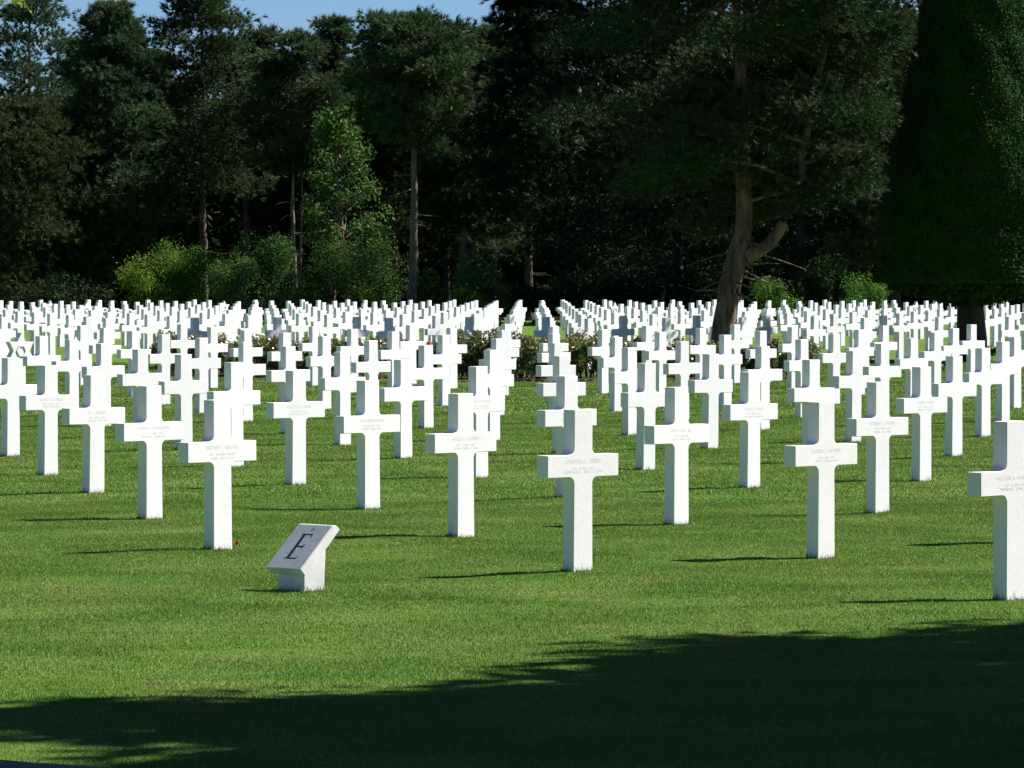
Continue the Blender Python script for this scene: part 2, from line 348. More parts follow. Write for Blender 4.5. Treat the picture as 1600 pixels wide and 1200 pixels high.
SPECIAL = {(0, 0): 'foremost white marble cross in the middle, right of the slanted E stone',
 (0, -1): 'white marble cross cut off by the right edge of the photo, nearest of all',
 (1, 0): 'white marble cross nearest to the one cut off by the right edge',
 (0, 1): 'white marble cross standing directly behind the slanted E stone, to its left',
 (1, 1): 'white marble cross foremost between the E stone and the middle cross'}
far_v = []
NEAR = 300
for idx, q in enumerate(pts):
    Y, mI, nI, X, x, y = q; key = (mI, nI); fid = 2*mI-3*nI
    dx = 0; dz = rs.gauss(0, .004)
    if key in OBS: dx = (OBS[key][0]-x-0.05*F/Y*.7)*Y/F; dz = -(OBS[key][1]-y)*Y/F*.9
    else: dx = rs.gauss(0, .02)
    # the observed point is the front face's middle: the stone's centre lies half a depth behind it
    rz = PH + rs.gauss(0, .012); is_star = key in stars
    if key not in OBS: pass
    loc = Vector((X+dx, Y+.035, dz))
    if idx >= NEAR:
        me = STAR if is_star else CROSS
        far_v.append((me, Matrix.Translation(loc) @ Matrix.Rotation(rz, 4, 'Z'))); continue
    me = STAR if is_star else CROSS
    kids = key in TEXTS and not is_star
    o = bpy.data.objects.new('marble_star' if is_star else 'marble_cross', me); COL.objects.link(o)
    o.location = loc; o.rotation_euler = (rs.gauss(0, .004), rs.gauss(0, .004), rz)
    pos = files[fid].index(q)+1
    where = 'the file of the middle cross' if fid == 0 else 'the %s file %s of the middle cross' % (ORD[abs(fid)], 'right' if fid > 0 else 'left')
    lab = 'white marble %s, %s back in %s' % ('Star of David' if is_star else 'cross', ORD[pos], where)
    lab = SPECIAL.get(key, lab)
    tag(o, lab, 'headstone', 'white marble headstones in rows on the lawn')
    if kids:
        t = obj('inscription', text_mesh(TEXTS[key]), INCISED, o); t.location = (0, -DEPTH/2-.0006, H*(1-.275)-.052*1.0)
V = []; Fc = []; n = 0
for me, M in far_v:
    co = np.empty(len(me.vertices)*3, np.float32); me.vertices.foreach_get('co', co); co = co.reshape(-1, 3); M = np.array(M)
    V.append(co@M[:3, :3].T+M[:3, 3]); me.calc_loop_triangles(); tr = np.empty(len(me.loop_triangles)*3, np.int32)
    me.loop_triangles.foreach_get('vertices', tr); Fc.append(tr.reshape(-1, 3)+n); n += len(co)
if V: tag(obj('distant_headstones', np_mesh('distant_headstones', np.concatenate(V), np.concatenate(Fc)), MARBLE),
          'tightly packed farthest white crosses in front of the wood', 'headstones', 'white marble headstones in rows on the lawn', 'stuff')
print('headstones', len(pts))

# ---------------------------------------------------------------- the slanted plot marker with its letter E
gx, gy = ground_at(471.8, 927.8)
mk = empty('plot_marker', (gx, gy, 0), -math.pi/4)        # local +X to the viewer's right, +Y back, prism along X
tag(mk, 'slanted white marble plot marker with a dark letter E', 'grave marker')
def prism(name, prof, x0, x1, mat, bev=.004):
    bm = bmesh.new(); L_ = [bm.verts.new((x0, b_, z_)) for b_, z_ in prof]; R_ = [bm.verts.new((x1, b_, z_)) for b_, z_ in prof]
    bm.faces.new(L_); bm.faces.new(list(reversed(R_)))
    for i in range(len(prof)): j = (i+1) % len(prof); bm.faces.new((L_[j], L_[i], R_[i], R_[j]))
    bmesh.ops.bevel(bm, geom=bm.edges[:], offset=bev, segments=2, affect='EDGES', clamp_overlap=True)
    bmesh.ops.recalc_face_normals(bm, faces=bm.faces); return obj(name, bm_mesh(name, bm), mat, mk)
prism('slab', [(-.013, .143), (.246, .391), (.281, .391), (.307, .366), (.206, .268), (.15, .225), (.027, .101)], -.303, 0, MARBLE_GREY)
prism('pedestal', [(.028, -.1), (.028, .13), (.13, .24), (.203, .276), (.200, .22), (.192, .12), (.190, -.1)], -.243, -.012, MARBLE_GREY)
prism('base_slab', [(.022, -.1), (.022, .012), (.196, .012), (.196, -.1)], -.249, -.006, MARBLE_GREY, .002)
def eflat():
    # serif E, v across 0..1 of the slab, t up the slope 0..1
    P = [(.32, .225), (.655, .225), (.675, .30), (.66, .30), (.63, .25), (.45, .25), (.45, .49), (.58, .49), (.60, .465), (.62, .465), (.62, .56), (.60, .56), (.58, .52),
         (.45, .52), (.45, .765), (.60, .765), (.63, .715), (.65, .715), (.64, .79), (.32, .79), (.32, .775), (.365, .762), (.365, .252), (.32, .24)]
    bm = bmesh.new(); s2 = math.sqrt(.5); vs = []
    for off in (.0003, -.002):
        ring = []
        for v, t in P:
            b_ = -.013+.259*t; z_ = .143+.248*t
            ring.append(bm.verts.new((-.303+.303*v, b_-off*s2*1.02, z_+off*s2)))
        vs.append(ring)
    bm.faces.new(vs[0]); bm.faces.new(list(reversed(vs[1])))
    for i in range(len(P)): j = (i+1) % len(P); bm.faces.new((vs[0][j], vs[0][i], vs[1][i], vs[1][j]))
    bmesh.ops.recalc_face_normals(bm, faces=bm.faces); bmesh.ops.triangulate(bm, faces=[q for q in bm.faces if len(q.verts) > 4]); return bm_mesh('letter', bm)
obj('letter', eflat(), LETTER, mk)

# longer blades the mower misses, hugging the foot of each near stone
rng = np.random.default_rng(8); Bs = []
for o in [o for o in COL.objects if o.name.startswith(('marble_cross', 'marble_star')) and o.location.y < 60] + [mk]:
    n = 300 if o is not mk else 340; c_, s_ = math.cos(o.rotation_euler.z), math.sin(o.rotation_euler.z)
    hx, hy = (.088, DEPTH/2+.004) if o is not mk else (.124, .09); ox, oy = (0, 0) if o is not mk else (-.127, .108)
    t = rng.uniform(-1, 1, n); e = rng.integers(0, 4, n); g_ = np.abs(rng.normal(0, .012, n))
    lx = np.where(e < 2, t*hx, np.where(e == 2, hx+g_, -hx-g_))+ox; ly = np.where(e < 2, np.where(e == 0, -hy-g_, hy+g_), t*hy)+oy
    x, y = o.location.x+lx*c_-ly*s_, o.location.y+lx*s_+ly*c_; Bs.append(np.stack([x, y, gz(x, y)-.004], 1))
Bs = np.concatenate(Bs); n = len(Bs); d = unit(np.stack([rng.normal(0, .35, n), rng.normal(0, .35, n), np.ones(n)], 1)); a2 = rng.uniform(0, 6.28, n)
s_ = np.stack([np.cos(a2), np.sin(a2), np.zeros(n)], 1)*.0021; V = np.stack([Bs-s_, Bs+s_, Bs+d*(rng.gamma(4, .0075, n))[:, None]], 1).reshape(-1, 3)
tag(obj('grass', np_mesh('grass', V, np.arange(3*n).reshape(-1, 3)), BLADE), 'longer untrimmed grass blades around the feet of the stones', 'grass', kind='stuff')

# ---------------------------------------------------------------- trees
def merge(parts):
    V = []; Fc = []; n = 0
    for v, f in parts: V.append(v); Fc.append(f+n); n += len(v)
    return np.concatenate(V), np.concatenate(Fc)
def pine(X, Y, top, base, rad, seed, label, mats=(PINE, BARK), limbs=46, tr=.2, shape='cone', lean=0.0, tufts=16, stems=None, L=.27, W=.021, group='pines at the edge of the wood', pads=7, hangs=False, dead=6, avoid=0.0, clip=None, clump=1.0):
    """tall pine: tapering trunk, limbs carrying pads of needle tufts"""
    rng = np.random.default_rng(seed); root = empty('pine_tree', (X, Y, 0)); tag(root, label, 'tree', group)
    T = Tubes(); stems = stems or [[(0, 0, -.2), (lean*.3, 0, top*.3), (lean*.6, 0, top*.6), (lean, 0, top*.97)]]
    paths = []
    for si, st in enumerate(stems):
        st = np.array(st, float); s_ = np.linspace(0, len(st)-1, 26); P = np.stack([np.interp(s_, np.arange(len(st)), st[:, k]) for k in range(3)], 1)
        for _ in range(3): P[1:-1] = .25*P[:-2]+.5*P[1:-1]+.25*P[2:]
        P[1:] += np.cumsum(rng.normal(0, .02, (25, 3))*[1, 1, 0], 0)
        r0 = tr*(1 if si == 0 else .55); rr = r0*np.linspace(1, .18, 26); rr[0] *= 1.35 if si == 0 else 1; rr[1] *= 1.12
        T.add(P, rr, 12, .05, rng); paths.append(P)
    C = []; Dr = []
    for i in range(limbs):
        P = paths[0 if (len(paths) == 1 or rng.random() < .62) else 1]
        h = base+(P[-1, 2]-base)*((i+rng.random())/limbs)**.93; k = (h-base)/(top-base)
        k = min(max(k, 0), 1); o = np.array([np.interp(h, P[:, 2], P[:, 0]), np.interp(h, P[:, 2], P[:, 1]), h])
        if shape == 'cone': R = rad*(1-k)**.75*min(1, .55+k*3)+.3
        elif shape == 'round': R = rad*math.sqrt(max(.04, 1-(2*k-.95)**2*.85))
        else: R = rad*(1-k**3)*.95+.4
        R *= rng.uniform(.7, 1.12); az = (i*2.399+rng.normal(0, .3)) % (2*math.pi)
        if h < avoid and abs(az-1.5*math.pi) < 1.05: az = az-math.pi
        up = .25+.35*k+rng.normal(0, .1) if not hangs else -.12+.5*k+rng.normal(0, .12)
        s_ = np.linspace(0, 1, 7)[:, None]; d = np.array([math.cos(az), math.sin(az), 0])
        while clip and R > .4 and not clip((o+d*R*1.1)[None])[0]: R *= .85
        path = o + d*R*s_ + np.array([0, 0, 1])*(R*(up*s_-.28*s_**2)) + np.cumsum(rng.normal(0, .03*R, (7, 3)), 0)*s_
        T.add(path, np.linspace(max(.022, tr*.2*(1-.6*k)), .01, 7), 5)
        for j in range(int(pads*1.35)):
            u_ = rng.uniform(.28, 1.0); c = np.array([np.interp(u_*6, np.arange(7), path[:, q]) for q in range(3)])
            sz = (.12*R*(1.25-.5*u_)+.17)*clump
            off = rng.normal(0, 1, (tufts, 3))*[sz, sz, sz*.42]+rng.normal(0, .22*R*.5, 3)*[1, 1, .4]
            C.append(c+off); Dr.append(unit(off*[1, 1, 1.2]+d*.5*sz+[0, 0, .75*sz]))
    for i in range(dead):                  # bare dead limbs under the crown
        P = paths[0]; h = base*(.45+.55*rng.random()); o = np.array([np.interp(h, P[:, 2], P[:, 0]), np.interp(h, P[:, 2], P[:, 1]), h]); az = rng.uniform(0, 6.28); R = rng.uniform(.5, 1.6)
        s_ = np.linspace(0, 1, 5)[:, None]; T.add(o+np.array([math.cos(az), math.sin(az), -.15])*R*s_+np.cumsum(rng.normal(0, .06, (5, 3)), 0)*s_, np.linspace(.03, .008, 5), 4)
    obj('trunk', T.mesh('trunk'), mats[1], root)
    C = np.concatenate(C); Dr = np.concatenate(Dr)
    if clip: kp = clip(C); C, Dr = C[kp], Dr[kp]
    V, Fc = needles(C, Dr, rng, 13, L, W, .42)
    obj('crown', np_mesh('crown', V, Fc), mats[0], root); return root
def shrub(name, X, Y, w_, h_, seed, label, mat, cat='shrub', group=None, n=3000, leaf=.11, blobs=9, z0=0.0, dep=None, stem=BARK_D):
    rng = np.random.default_rng(seed); root = empty(name, (X, Y, 0)); tag(root, label, cat, group)
    T = Tubes(); parts = []; dep = dep or w_
    for i in range(blobs):
        c = np.array([rng.uniform(-.36, .36)*w_, rng.uniform(-.36, .36)*dep, z0+(h_-z0)*rng.uniform(.2, .78)]); r = np.array([.26*w_, .26*dep, .24*(h_-z0)])*rng.uniform(.6, 1.1)
        P = ball(rng, n//blobs, c, r, .5); P += rng.normal(0, .05*w_, P.shape)*(rng.random((len(P), 1)) < .35); P[:, 2] = np.maximum(P[:, 2], .05+z0*.8)
        parts.append(leaves(P, rng, leaf, unit(P-c)*.7+[0, 0, .5]))
        s_ = np.linspace(0, 1, 5)[:, None]; T.add(np.array([rng.normal(0, .1*w_), 0, -.05])*(1-s_)+c*s_+rng.normal(0, .02, (5, 3)), np.linspace(.035, .01, 5)*min(1, h_*.5), 5)
        for q in range(3):
            e = c+unit(rng.normal(0, 1, 3))*r; T.add(np.array([c, (c+e)/2+rng.normal(0, .02, 3), e]), [.012, .008, .005], 4)
    obj('branches', T.mesh('branches'), stem, root)
    V, Fc = merge(parts); obj('foliage', np_mesh('foliage', V, Fc), mat, root); return root
def M(px, Y): return px_x(px, Y)
# front line of the wood, described from left to right
YW = 204
pine(M(48, YW+6), YW+6, 15.2, 6.5, 3.0, 11, 'thin tall pine with sky gaps at the far left edge', (PINE_B, BARK), 34, .2, 'flat', tufts=12, pads=6)
pine(M(10, YW-4), YW-4, 9.6, .9, 3.3, 12, 'lower bushy olive pine at the left edge reaching to the ground', (PINE_O, BARK), 64, .24, 'round', tufts=18, hangs=True)
pine(M(100, YW-1), YW-1, 8.8, 1.6, 2.8, 41, 'low olive pine just right of the leftmost bushy pine', (PINE_O, BARK), 50, .2, 'round', tufts=16, hangs=True)
pine(M(168, YW), YW, 14.3, 3.4, 3.5, 13, 'broad conical pine with a bare dark trunk, second big crown from left', (PINE_B, BARK), 78, .18, 'cone', tufts=18)
pine(M(320, YW+3), YW+3, 16.2, 5.6, 2.6, 14, 'tall dark pine left of the pair of pale trunks, top out of sight', (PINE, BARK), 50, .22, 'flat', tufts=15)
pine(M(385, YW+8), YW+8, 13.3, 5.0, 2.2, 15, 'dark pine with a rounded top beside the pair of pale trunks', (PINE, BARK), 38, .2, 'round', tufts=15)
pine(M(462, YW), YW, 12.5, 6.4, 2.3, 16, 'pine with a pair of slender pale trunks leaning together', (PINE, BARK_P), 42, .13, 'round', tufts=15,
     stems=[[(0, 0, -.2), (-.1, 0, 4), (-.15, 0, 8), (-.2, 0, 12.4)], [(.12, .3, 1.5), (.25, .3, 4), (.3, .3, 7), (.5, .3, 11)]])
pine(M(520, YW+12), YW+12, 14.3, 6, 2.0, 17, 'slender pointed pine standing back between the pale pair and the single tall trunk', (PINE_B, BARK), 40, .18, 'cone', tufts=14)
pine(M(645, 185), 185, 12.4, 7.2, 2.6, 18, 'pine with one long straight bare trunk and an umbrella crown', (PINE, BARK), 46, .22, 'round', tufts=16, dead=10)
pine(M(617, YW+9), YW+9, 12.4, 6.4, 2.2, 19, 'thin pine standing behind the long bare trunk, mostly hidden', (PINE, BARK_P), 34, .12, 'flat', tufts=14)
pine(M(725, YW+5), YW+5, 12.3, 4.2, 2.0, 20, 'pine filling the gap between the umbrella pine and the large dark pine', (PINE, BARK), 44, .2, 'round', tufts=15)
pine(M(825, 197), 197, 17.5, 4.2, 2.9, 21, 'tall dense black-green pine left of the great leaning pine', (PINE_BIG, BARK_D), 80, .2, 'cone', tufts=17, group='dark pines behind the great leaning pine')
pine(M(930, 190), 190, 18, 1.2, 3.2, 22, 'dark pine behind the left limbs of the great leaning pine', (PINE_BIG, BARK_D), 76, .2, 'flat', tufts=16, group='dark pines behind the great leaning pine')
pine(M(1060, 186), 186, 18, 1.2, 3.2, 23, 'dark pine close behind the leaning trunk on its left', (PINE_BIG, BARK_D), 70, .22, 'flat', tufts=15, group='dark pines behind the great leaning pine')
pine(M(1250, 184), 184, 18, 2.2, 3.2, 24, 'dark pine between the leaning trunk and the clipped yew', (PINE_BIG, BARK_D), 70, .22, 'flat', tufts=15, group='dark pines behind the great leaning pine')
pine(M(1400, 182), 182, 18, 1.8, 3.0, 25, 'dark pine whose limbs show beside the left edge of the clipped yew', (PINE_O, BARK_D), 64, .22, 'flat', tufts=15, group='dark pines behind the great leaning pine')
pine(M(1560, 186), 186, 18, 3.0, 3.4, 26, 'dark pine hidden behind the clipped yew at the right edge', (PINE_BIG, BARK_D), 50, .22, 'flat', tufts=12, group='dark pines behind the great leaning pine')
for px, Y_, tp, rd, sd_, lb in ((118, 214, 13.3, 2.0, 61, 'dark pine filling in between the left edge pines and the broad conical pine'), (246, 213, 12.6, 1.9, 62, 'lower dark pine between the conical pine and the tall dark pine'),
        (425, 215, 12.7, 1.8, 63, 'dark pine standing back left of the pale pair of trunks'), (585, 214, 12.6, 1.9, 64, 'dark pine standing back left of the umbrella pine'), (700, 212, 12.4, 1.8, 65, 'dark pine standing back right of the umbrella pine'),
        (770, 210, 13.6, 1.9, 66, 'dark pine at the left shoulder of the black pine mass')):
    pine(M(px, Y_), Y_, tp, 2.6, rd, sd_, lb, (PINE, BARK_D), 44, .18, 'cone', tufts=14)
# the great leaning pine
Yb = 97.5; xb = M(1128, Yb)
def q3(px, py, dy=0): return (M(px, Yb)-xb, dy, height_at(py, Yb))
big_st = [[(0, 0, -.2), q3(1135, 470), q3(1152, 420), q3(1168, 370), q3(1172, 300), q3(1162, 200), q3(1170, 100), q3(1160, 0), q3(1150, -130), q3(1150, -230)],
          [q3(1166, 402), q3(1205, 380), q3(1235, 335), q3(1250, 290), q3(1262, 220), q3(1275, 120), q3(1300, 20), q3(1310, -120)]]
pine(xb, Yb, 12.6, 3.3, 3.7, 31, 'great pine with a thick leaning trunk forking low, right of the middle', (PINE_GREAT, BARK_M), 58, .27, 'flat', tufts=46, clump=.62, stems=big_st, L=.15, W=.010, pads=11, group=None, dead=26, hangs=False, avoid=6.0, clip=lambda C: C[:, 0]+xb < px_x(1368, 97.5)+(C[:, 2]-1.8)*.155+.12*np.sin(C[:, 2]*5))
# far trees seen as one mass, closing the view through the wood
rng = np.random.default_rng(77); parts = []
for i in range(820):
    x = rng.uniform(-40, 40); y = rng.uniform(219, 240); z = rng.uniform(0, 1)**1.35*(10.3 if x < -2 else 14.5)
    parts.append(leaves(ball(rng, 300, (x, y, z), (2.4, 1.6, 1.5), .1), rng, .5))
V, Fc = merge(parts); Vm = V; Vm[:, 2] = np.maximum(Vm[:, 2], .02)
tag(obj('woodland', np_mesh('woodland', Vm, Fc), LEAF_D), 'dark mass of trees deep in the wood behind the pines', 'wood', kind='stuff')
# understorey
US = [(235, 196, 3.3, 3.3, LEAF_Y, 'bright yellow-green bush under the broad conical pine', 7000), (300, 197, 2.8, 3.7, LEAF, 'green bush at the foot of the tall dark pine', 5600),
 (365, 194, 2.2, 3.1, LEAF_G, 'dull green bush left of the pair of pale trunks', 4000), (425, 196, 3.4, 4.1, LEAF_G, 'tall grey-green bush in front of the pair of pale trunks', 8000),
 (515, 197, 3.6, 4.3, LEAF_G, 'wide grey-green bush right of the pair of pale trunks', 8500), (590, 198, 2.8, 4.0, LEAF_G, 'grey-green bush left of the long bare trunk', 6000),
 (362, 184, 1.5, 1.75, LEAF_Y, 'low yellowish shrub top showing over the crosses, left of middle', 1500), (455, 184, 1.6, 1.6, LEAF, 'low green shrub top over the crosses below the pale trunks', 1300),
 (590, 184, 1.9, 1.75, LEAF_Y, 'low yellowish shrub left of the long bare trunk foot', 1600), (735, 184, 1.6, 1.6, LEAF_Y, 'low yellow-green shrub right of the long bare trunk foot', 1400),
 (700, 196, 2.6, 3.0, LEAF_G, 'dull green bush just right of the long bare trunk', 3000), (760, 194, 2.8, 3.4, LEAF_G, 'green bush between the long bare trunk and the dark pines', 5600),
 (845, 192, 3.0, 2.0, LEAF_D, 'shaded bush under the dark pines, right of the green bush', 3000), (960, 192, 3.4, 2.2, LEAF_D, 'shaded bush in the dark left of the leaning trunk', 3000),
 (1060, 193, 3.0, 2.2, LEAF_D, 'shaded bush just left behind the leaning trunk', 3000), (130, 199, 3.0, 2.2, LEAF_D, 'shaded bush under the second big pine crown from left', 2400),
 (1215, 176, 2.2, 2.0, LEAF, 'green bush right behind the leaning trunk', 3200), (1265, 178, 1.8, 2.5, LEAF_D, 'dark leafy bush between two green bushes by the clipped yew', 2600),
 (1310, 179, 2.4, 2.9, LEAF_G, 'taller leafy bush between the leaning trunk and the clipped yew', 3800), (1355, 175, 1.9, 2.1, LEAF, 'green bush at the left foot of the clipped yew', 2800),
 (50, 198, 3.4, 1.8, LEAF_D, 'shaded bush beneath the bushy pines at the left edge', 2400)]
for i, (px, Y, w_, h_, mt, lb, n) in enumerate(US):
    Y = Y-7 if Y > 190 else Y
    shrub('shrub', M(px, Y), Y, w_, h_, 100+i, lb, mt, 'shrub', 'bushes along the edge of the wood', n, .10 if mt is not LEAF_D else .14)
# light green broadleaf tree between the trunks
rng = np.random.default_rng(9); root = empty('broadleaf_tree', (M(545, 191), 191, 0)); tag(root, 'light green leafy tree between the pale pair of trunks and the long bare trunk', 'tree')
T = Tubes(); T.add([(0, 0, -.1), (-.2, 0, 3), (-.5, 0, 6), (-.7, 0, 8.6)], [.12, .1, .06, .03], 8); parts = []
for i in range(62):
    k = rng.random(); h = 2.8+5.9*k; w_ = 2.0*(1-k)**.8+.45; c = np.array([.1-.7*k+rng.uniform(-1, 1)*w_*.8, rng.uniform(-.8, .8)*w_, h]); r = np.array([.6, .6, .4])*rng.uniform(.6, 1.2)
    P = ball(rng, 120, c, r, .2)+rng.normal(0, .12, (120, 3)); parts.append(leaves(P, rng, .15, [0, -.3, .6], .7)); T.add([(-.1*k*6, 0, h-.8), c], [.04, .01], 5)
obj('trunk', T.mesh('trunk'), BARK, root); V, Fc = merge(parts); obj('crown', np_mesh('crown', V, Fc), LEAF_G, root)

# clipped yew cones
def yew(X, Y, top, seed, label, n=90000, k=1.0):
    rng = np.random.default_rng(seed); root = empty('clipped_yew', (X, Y, 0)); tag(root, label, 'tree')
    zs = np.array([1.62, 1.72, 2.4, 4.4, 5.85, 7.4, 8.9, 10.5, 13, 14.6, 15.4])/15.4*top; rs_ = np.array([1.9, 3.08, 3.0, 2.7, 2.43, 2.07, 1.8, 1.5, 1.0, .5, .02])*k; zs = EYE+(zs-EYE)*k
    s_ = rng.uniform(0, 1, n*2)**1; z = zs[0]+(zs[-1]-zs[0])*s_; r = np.interp(z, zs, rs_); kp = rng.random(len(z)) < (r+.15)/rs_.max(); z, r = z[kp], r[kp]; th = rng.uniform(0, 2*np.pi, len(z))
    bump = .05*np.sin(th*3+z*1.1)+.035*np.sin(th*9+z*3)+.02*np.sin(z*6+th*2); rr = r+bump*(r > .3)+rng.normal(0, .025, len(z))
    P = np.stack([rr*np.cos(th), rr*np.sin(th), z], 1); N = unit(np.stack([np.cos(th), np.sin(th), np.full(len(th), .2)], 1))
    V1, F1 = leaves(P, rng, .055, N*1.3, .5)
    th2 = rng.uniform(0, 2*np.pi, n//8); q = np.sqrt(rng.random(n//8)); P2 = np.stack([q*2.6*k*np.cos(th2), q*2.6*k*np.sin(th2), zs[0]+.1+rng.normal(0, .07, n//8)-.5*(1-q)], 1); V2, F2 = leaves(P2, rng, .12)
    a_ = np.linspace(0, 2*np.pi, 40, endpoint=False); ring = np.stack([np.stack([np.cos(a_)*max(.01, R_-.09), np.sin(a_)*max(.01, R_-.09), np.full(40, zz)], 1) for zz, R_ in zip(zs, rs_)]).reshape(-1, 3)
    i_ = np.arange(len(zs)-1)[:, None]*40; j_ = np.arange(40)[None]; F3 = np.stack([i_+j_, i_+(j_+1) % 40, i_+40+(j_+1) % 40, i_+40+j_], -1).reshape(-1, 4)
    V, Fc = merge([(V1, F1), (V2, F2), (ring, F3)]); obj('crown', np_mesh('crown', V, Fc), YEW, root)
    T = Tubes(); T.add([(0, 0, -.2), (.02, 0, .5), (-.02, 0, 1.2), (0, 0, 2.2)], [.40, .33, .30, .28], 12, .06, rng)
    for i in range(12):
        az = rng.uniform(0, 6.28); R_ = rng.uniform(.5, 1.3)*k*1.4; T.add([(0, 0, 1.3), (R_*.5*math.cos(az), R_*.5*math.sin(az), 1.42+rng.normal(0, .06)), (R_*math.cos(az), R_*math.sin(az), 1.5)], [.04, .025, .01], 6)
    obj('trunk', T.mesh('trunk'), BARK_D, root)
yew(M(1517, 102), 102, 15.4, 51, 'huge dark clipped yew cone on a short trunk at the right edge', 200000, .713)
# unseen trees shading the front lawn; those around the viewpoint added to block skylight
def shade_tree(X, Y, seed, lb, r=4.4, hc=8.2):
    rng = np.random.default_rng(seed); root = empty('broadleaf_tree', (X, Y, 0)); tag(root, 'dense broadleaf tree outside the picture, '+lb, 'tree', 'shade trees beside the lawn')
    T = Tubes(); T.add([(0, 0, -.2), (.1, 0, 2), (0, .1, 5), (0, 0, hc)], [.35, .27, .22, .1], 10); parts = []
    for i in range(90):
        c = np.array([0, 0, hc])+unit(rng.normal(0, 1, 3))*r*rng.uniform(.1, .86)*[1, 1, .75]; T.add([(0, 0, hc-2.5), (c+[0, 0, hc-2.5])/2, c], [.1, .06, .02], 5)
        parts.append(leaves(ball(rng, 420, c, (1.05, 1.05, .8), .2), rng, .26))
    obj('trunk', T.mesh('trunk'), BARK, root); V, Fc = merge(parts); obj('crown', np_mesh('crown', V, Fc), LEAF, root)
for i, (sx, sy, lb) in enumerate([(5.8, 23.2, 'second along the lawn edge'), (1.4, 18.9, 'nearest to the photographed grass'), (10.2, 28.0, 'farthest along the lawn edge'), (-2.9, 13.0, 'reaching over the path'),
        (7.5, 14, 'second row, farther off'), (3, 9, 'second row, nearer'), (-11.2, 3, 'added left of the viewpoint to block skylight'), (-12.6, 12, 'added left above the path to block skylight'), (-3, 2, 'added right of the viewpoint to block skylight'), (-7.7, -7, 'added behind the viewpoint to block skylight'), (9, 4, 'added farther off at right to block skylight'), (-14, -4, 'added behind and to the left to block skylight')]):
    shade_tree(sx+7.7, sy+2.98, 200+i, lb)
# leafy twigs hanging into the top left corner from a tree beside the lawn
rng = np.random.default_rng(3); Yt = 42.0; root = empty('broadleaf_tree', (-7.6, Yt, 0)); tag(root, 'tree with bright green leafy twigs hanging into the top left corner', 'tree')
T = Tubes(); T.add([(0, 0, -.2), (.05, 0, 2), (0, 0, 4), (.1, 0, 6.5)], [.16, .12, .1, .05], 8); parts = []
cx = M(0, Yt)+7.6; cz = height_at(-8, Yt)
T.add([(0, 0, 3.9), (cx*.5, 0, 4.9), (cx*.9, 0, cz+.25), (cx+.22, 0, cz+.1)], [.05, .03, .015, .006], 6)
for tx, tz in ((12, 14), (30, 12), (48, 16), (58, 26), (5, 8), (40, 4)):
    e = np.array([M(tx, Yt)+7.6, rng.uniform(-.15, .15), height_at(tz, Yt)]); s0 = np.array([cx*.95+.05, 0, cz+.18]); T.add([s0, (s0+e)/2+[0, 0, .03], e], [.006, .004, .002], 4)
    s_ = rng.uniform(.2, 1, (16, 1)); P = s0*(1-s_)+e*s_+rng.normal(0, .022, (16, 3)); parts.append(leaves(P, rng, .06, [0, -.6, .4], .4))
for i in range(26):
    c = np.array([0, 0, 6.0])+unit(rng.normal(0, 1, 3))*rng.uniform(.4, 1.9); T.add([(0.05, 0, 4.6), (c+[0, 0, 4.6])/2, c], [.04, .025, .01], 5); parts.append(leaves(ball(rng, 120, c, (.6, .6, .5), .2), rng, .1))
obj('trunk', T.mesh('trunk'), BARK, root); V, Fc = merge(parts); obj('crown', np_mesh('crown', V, Fc), LEAF_BR, root)

# ---------------------------------------------------------------- rose bed
def bed_depth(px):
    lat = (px-850)/F*82*H; return (79.9*H + (abs(lat)*.62 if lat < 0 else lat*.42))
xs = np.arange(235, 1262, 12.0)
for nm, x0, x1, off in (('flower_bed', 240, 1250, 0),):
    top = [(M(x, bed_depth(x)), bed_depth(x)-.25) for x in np.linspace(x0, x1, 160)]; rb = np.random.default_rng(4); top = [(x, y+rb.normal(0, .09)) for x, y in top]; bot = [(x, y+2.6) for x, y in top]
    V = [(x, y, .03) for x, y in top]+[(x, y, .03) for x, y in bot]; n = len(top)
    fcs = [(i, i+1, n+i+1, n+i) for i in range(n-1)]; V += [(x, y, -.03) for x, y in top]; fcs += [(2*n+i, 2*n+i+1, i+1, i) for i in range(n-1)]
    me = bpy.data.meshes.new(nm); me.from_pydata(V, [], fcs); me.update(); tag(obj('flower_bed_soil', me, SOIL), kind='structure')
def bloom_mesh(r=.045, seed=1):
    rng = np.random.default_rng(seed); parts = []
    for k in range(26):
        d = unit(rng.normal(0, 1, 3)); d[2] = abs(d[2]); c = d*r*.55; parts.append(leaves(c[None]+rng.normal(0, .004, (1, 3)), rng, r*1.1, d[None]*3, .9))
    V, Fc = merge(parts); return np_mesh('bloom', V, Fc)
BL = {k: bloom_mesh(.05, i) for i, k in enumerate(('pink', 'white', 'coral', 'orange'))}
for k, mt in (('pink', PINK), ('white', WHITE_P), ('coral', RED_P), ('orange', ORANGE_P)): BL[k].materials.append(mt)
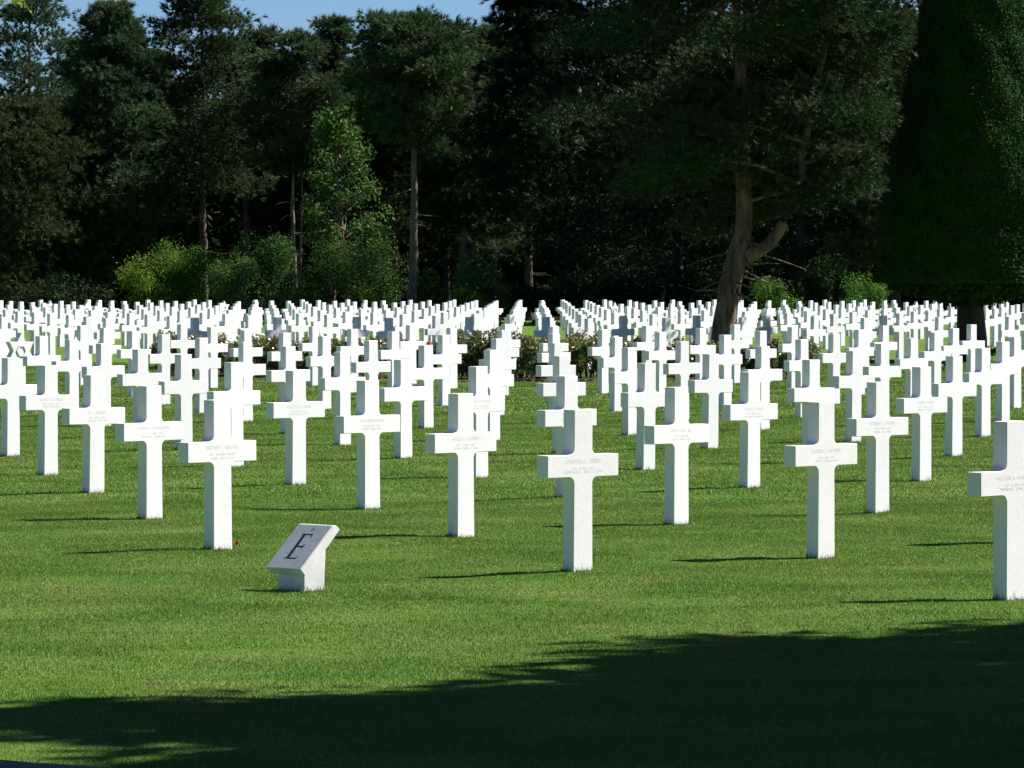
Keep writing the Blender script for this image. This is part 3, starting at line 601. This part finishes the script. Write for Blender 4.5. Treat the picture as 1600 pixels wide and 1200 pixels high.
def rose(X, Y, h_, w_, seed, label, flowers, group='rose bushes in the bed', n=1500):
    r = shrub('rose_bush', X, Y, w_, h_, seed, label, ROSE_L, 'rose bush', group, n, .062, 8, .08)
    fo = [c for c in r.children if c.name.startswith('foliage')][0]; fo.data.materials.append(ROSE_R)
    rng = np.random.default_rng(seed+1); co = np.empty(len(fo.data.vertices)*3, np.float32); fo.data.vertices.foreach_get('co', co)
    z = co.reshape(-1, 4, 3)[:, 0, 2]; red = (rng.random(len(z)) < np.clip((z/h_-.5)*1.1, .03, .6)).astype(np.int32); fo.data.polygons.foreach_set('material_index', red)
    for k in flowers:
        f = bpy.data.objects.new('bloom', BL[k]); COL.objects.link(f); f.parent = r
        az = rng.uniform(math.pi, 2*math.pi); f.location = (math.cos(az)*w_*.42, math.sin(az)*w_*.42, h_*rng.uniform(.4, .95)); f.rotation_euler = (.7, 0, rng.uniform(0, 6))
rr = random.Random(2); fl = ['pink', 'pink', 'white', 'coral', 'white']; COLN = {'pink': 'pink', 'white': 'white', 'coral': 'coral'}
npx = 0
spots = [x+rr.uniform(-8, 8) for x in range(250, 1250, 30)]
for i, px in enumerate(spots):
    for row in (0, 1):
        Y = bed_depth(px)+.45+row*1.15+rr.uniform(-.15, .15); hh = rr.uniform(.7, .95)*(1.05 if 700 < px < 950 else .9)
        ff = [rr.choice(fl) for _ in range(rr.choice([0, 0, 1, 1, 2]))]
        if px < 440: ff += ['white']*4
        elif row and i % 3 == 0: ff += ['pink']
        side = 'left end' if i == 0 else 'right end' if i == len(spots)-1 else None
        lb = 'rose bush, %s from the left in the %s row of the bed' % (ORD[i+1], 'back' if row else 'front')
        rose(px_x(px+row*14, Y), Y, hh, .62, 400+i*2+row, lb, ff)
for i, (px, py, hh, ff, lb) in enumerate([(1358, 566, .35, [], 'low dark green bush between crosses right of the leaning trunk'), (1473, 580, .45, ['orange']*6, 'low bush with orange flowers behind crosses at right'),
        (1550, 566, .4, ['white'], 'low dark bush behind crosses at the right edge')]):
    x, y = ground_at(px, py); rose(x, y+.3, hh, .55, 600+i, lb, ff, 'low bushes between the crosses', 700)

# ---------------------------------------------------------------- fallen leaves on the lawn
for i, (px, py, sz, lb) in enumerate([(307, 824, .035, 'fallen red-brown leaf on the lawn left of the cross behind the E stone'), (420, 832, .03, 'fallen brown leaf on the grass just left of the E stone top'),
        (371, 857, .06, 'dry brown leaf at the foot of the cross behind the E stone'), (1355, 906, .03, 'small dark fallen leaf on the grass between the two right foreground crosses')]):
    x, y = ground_at(px, py); rng = np.random.default_rng(900+i); bm = bmesh.new()
    pr = [(0, 0), (.35, .3), (.3, .8), (.7, .9), (.45, 1.3), (0, 1.9), (-.45, 1.3), (-.7, .9), (-.3, .8), (-.35, .3)]
    t_ = [bm.verts.new((a_*sz*.6, b_*sz*.6-sz*.5, .012+rng.uniform(0, .4)*sz)) for a_, b_ in pr]; bm.faces.new(t_)
    gm = bmesh.ops.extrude_face_region(bm, geom=bm.faces[:])
    for v in [g_ for g_ in gm['geom'] if isinstance(g_, bmesh.types.BMVert)]: v.co.z += .002
    bmesh.ops.triangulate(bm, faces=bm.faces[:]); o = obj('fallen_leaf', bm_mesh('fallen_leaf', bm), DEADLEAF); o.location = (x, y, float(gz(x, y))+.02); o.rotation_euler = (.5, .2, i*1.7); tag(o, lb, 'leaf', 'fallen leaves on the lawn')
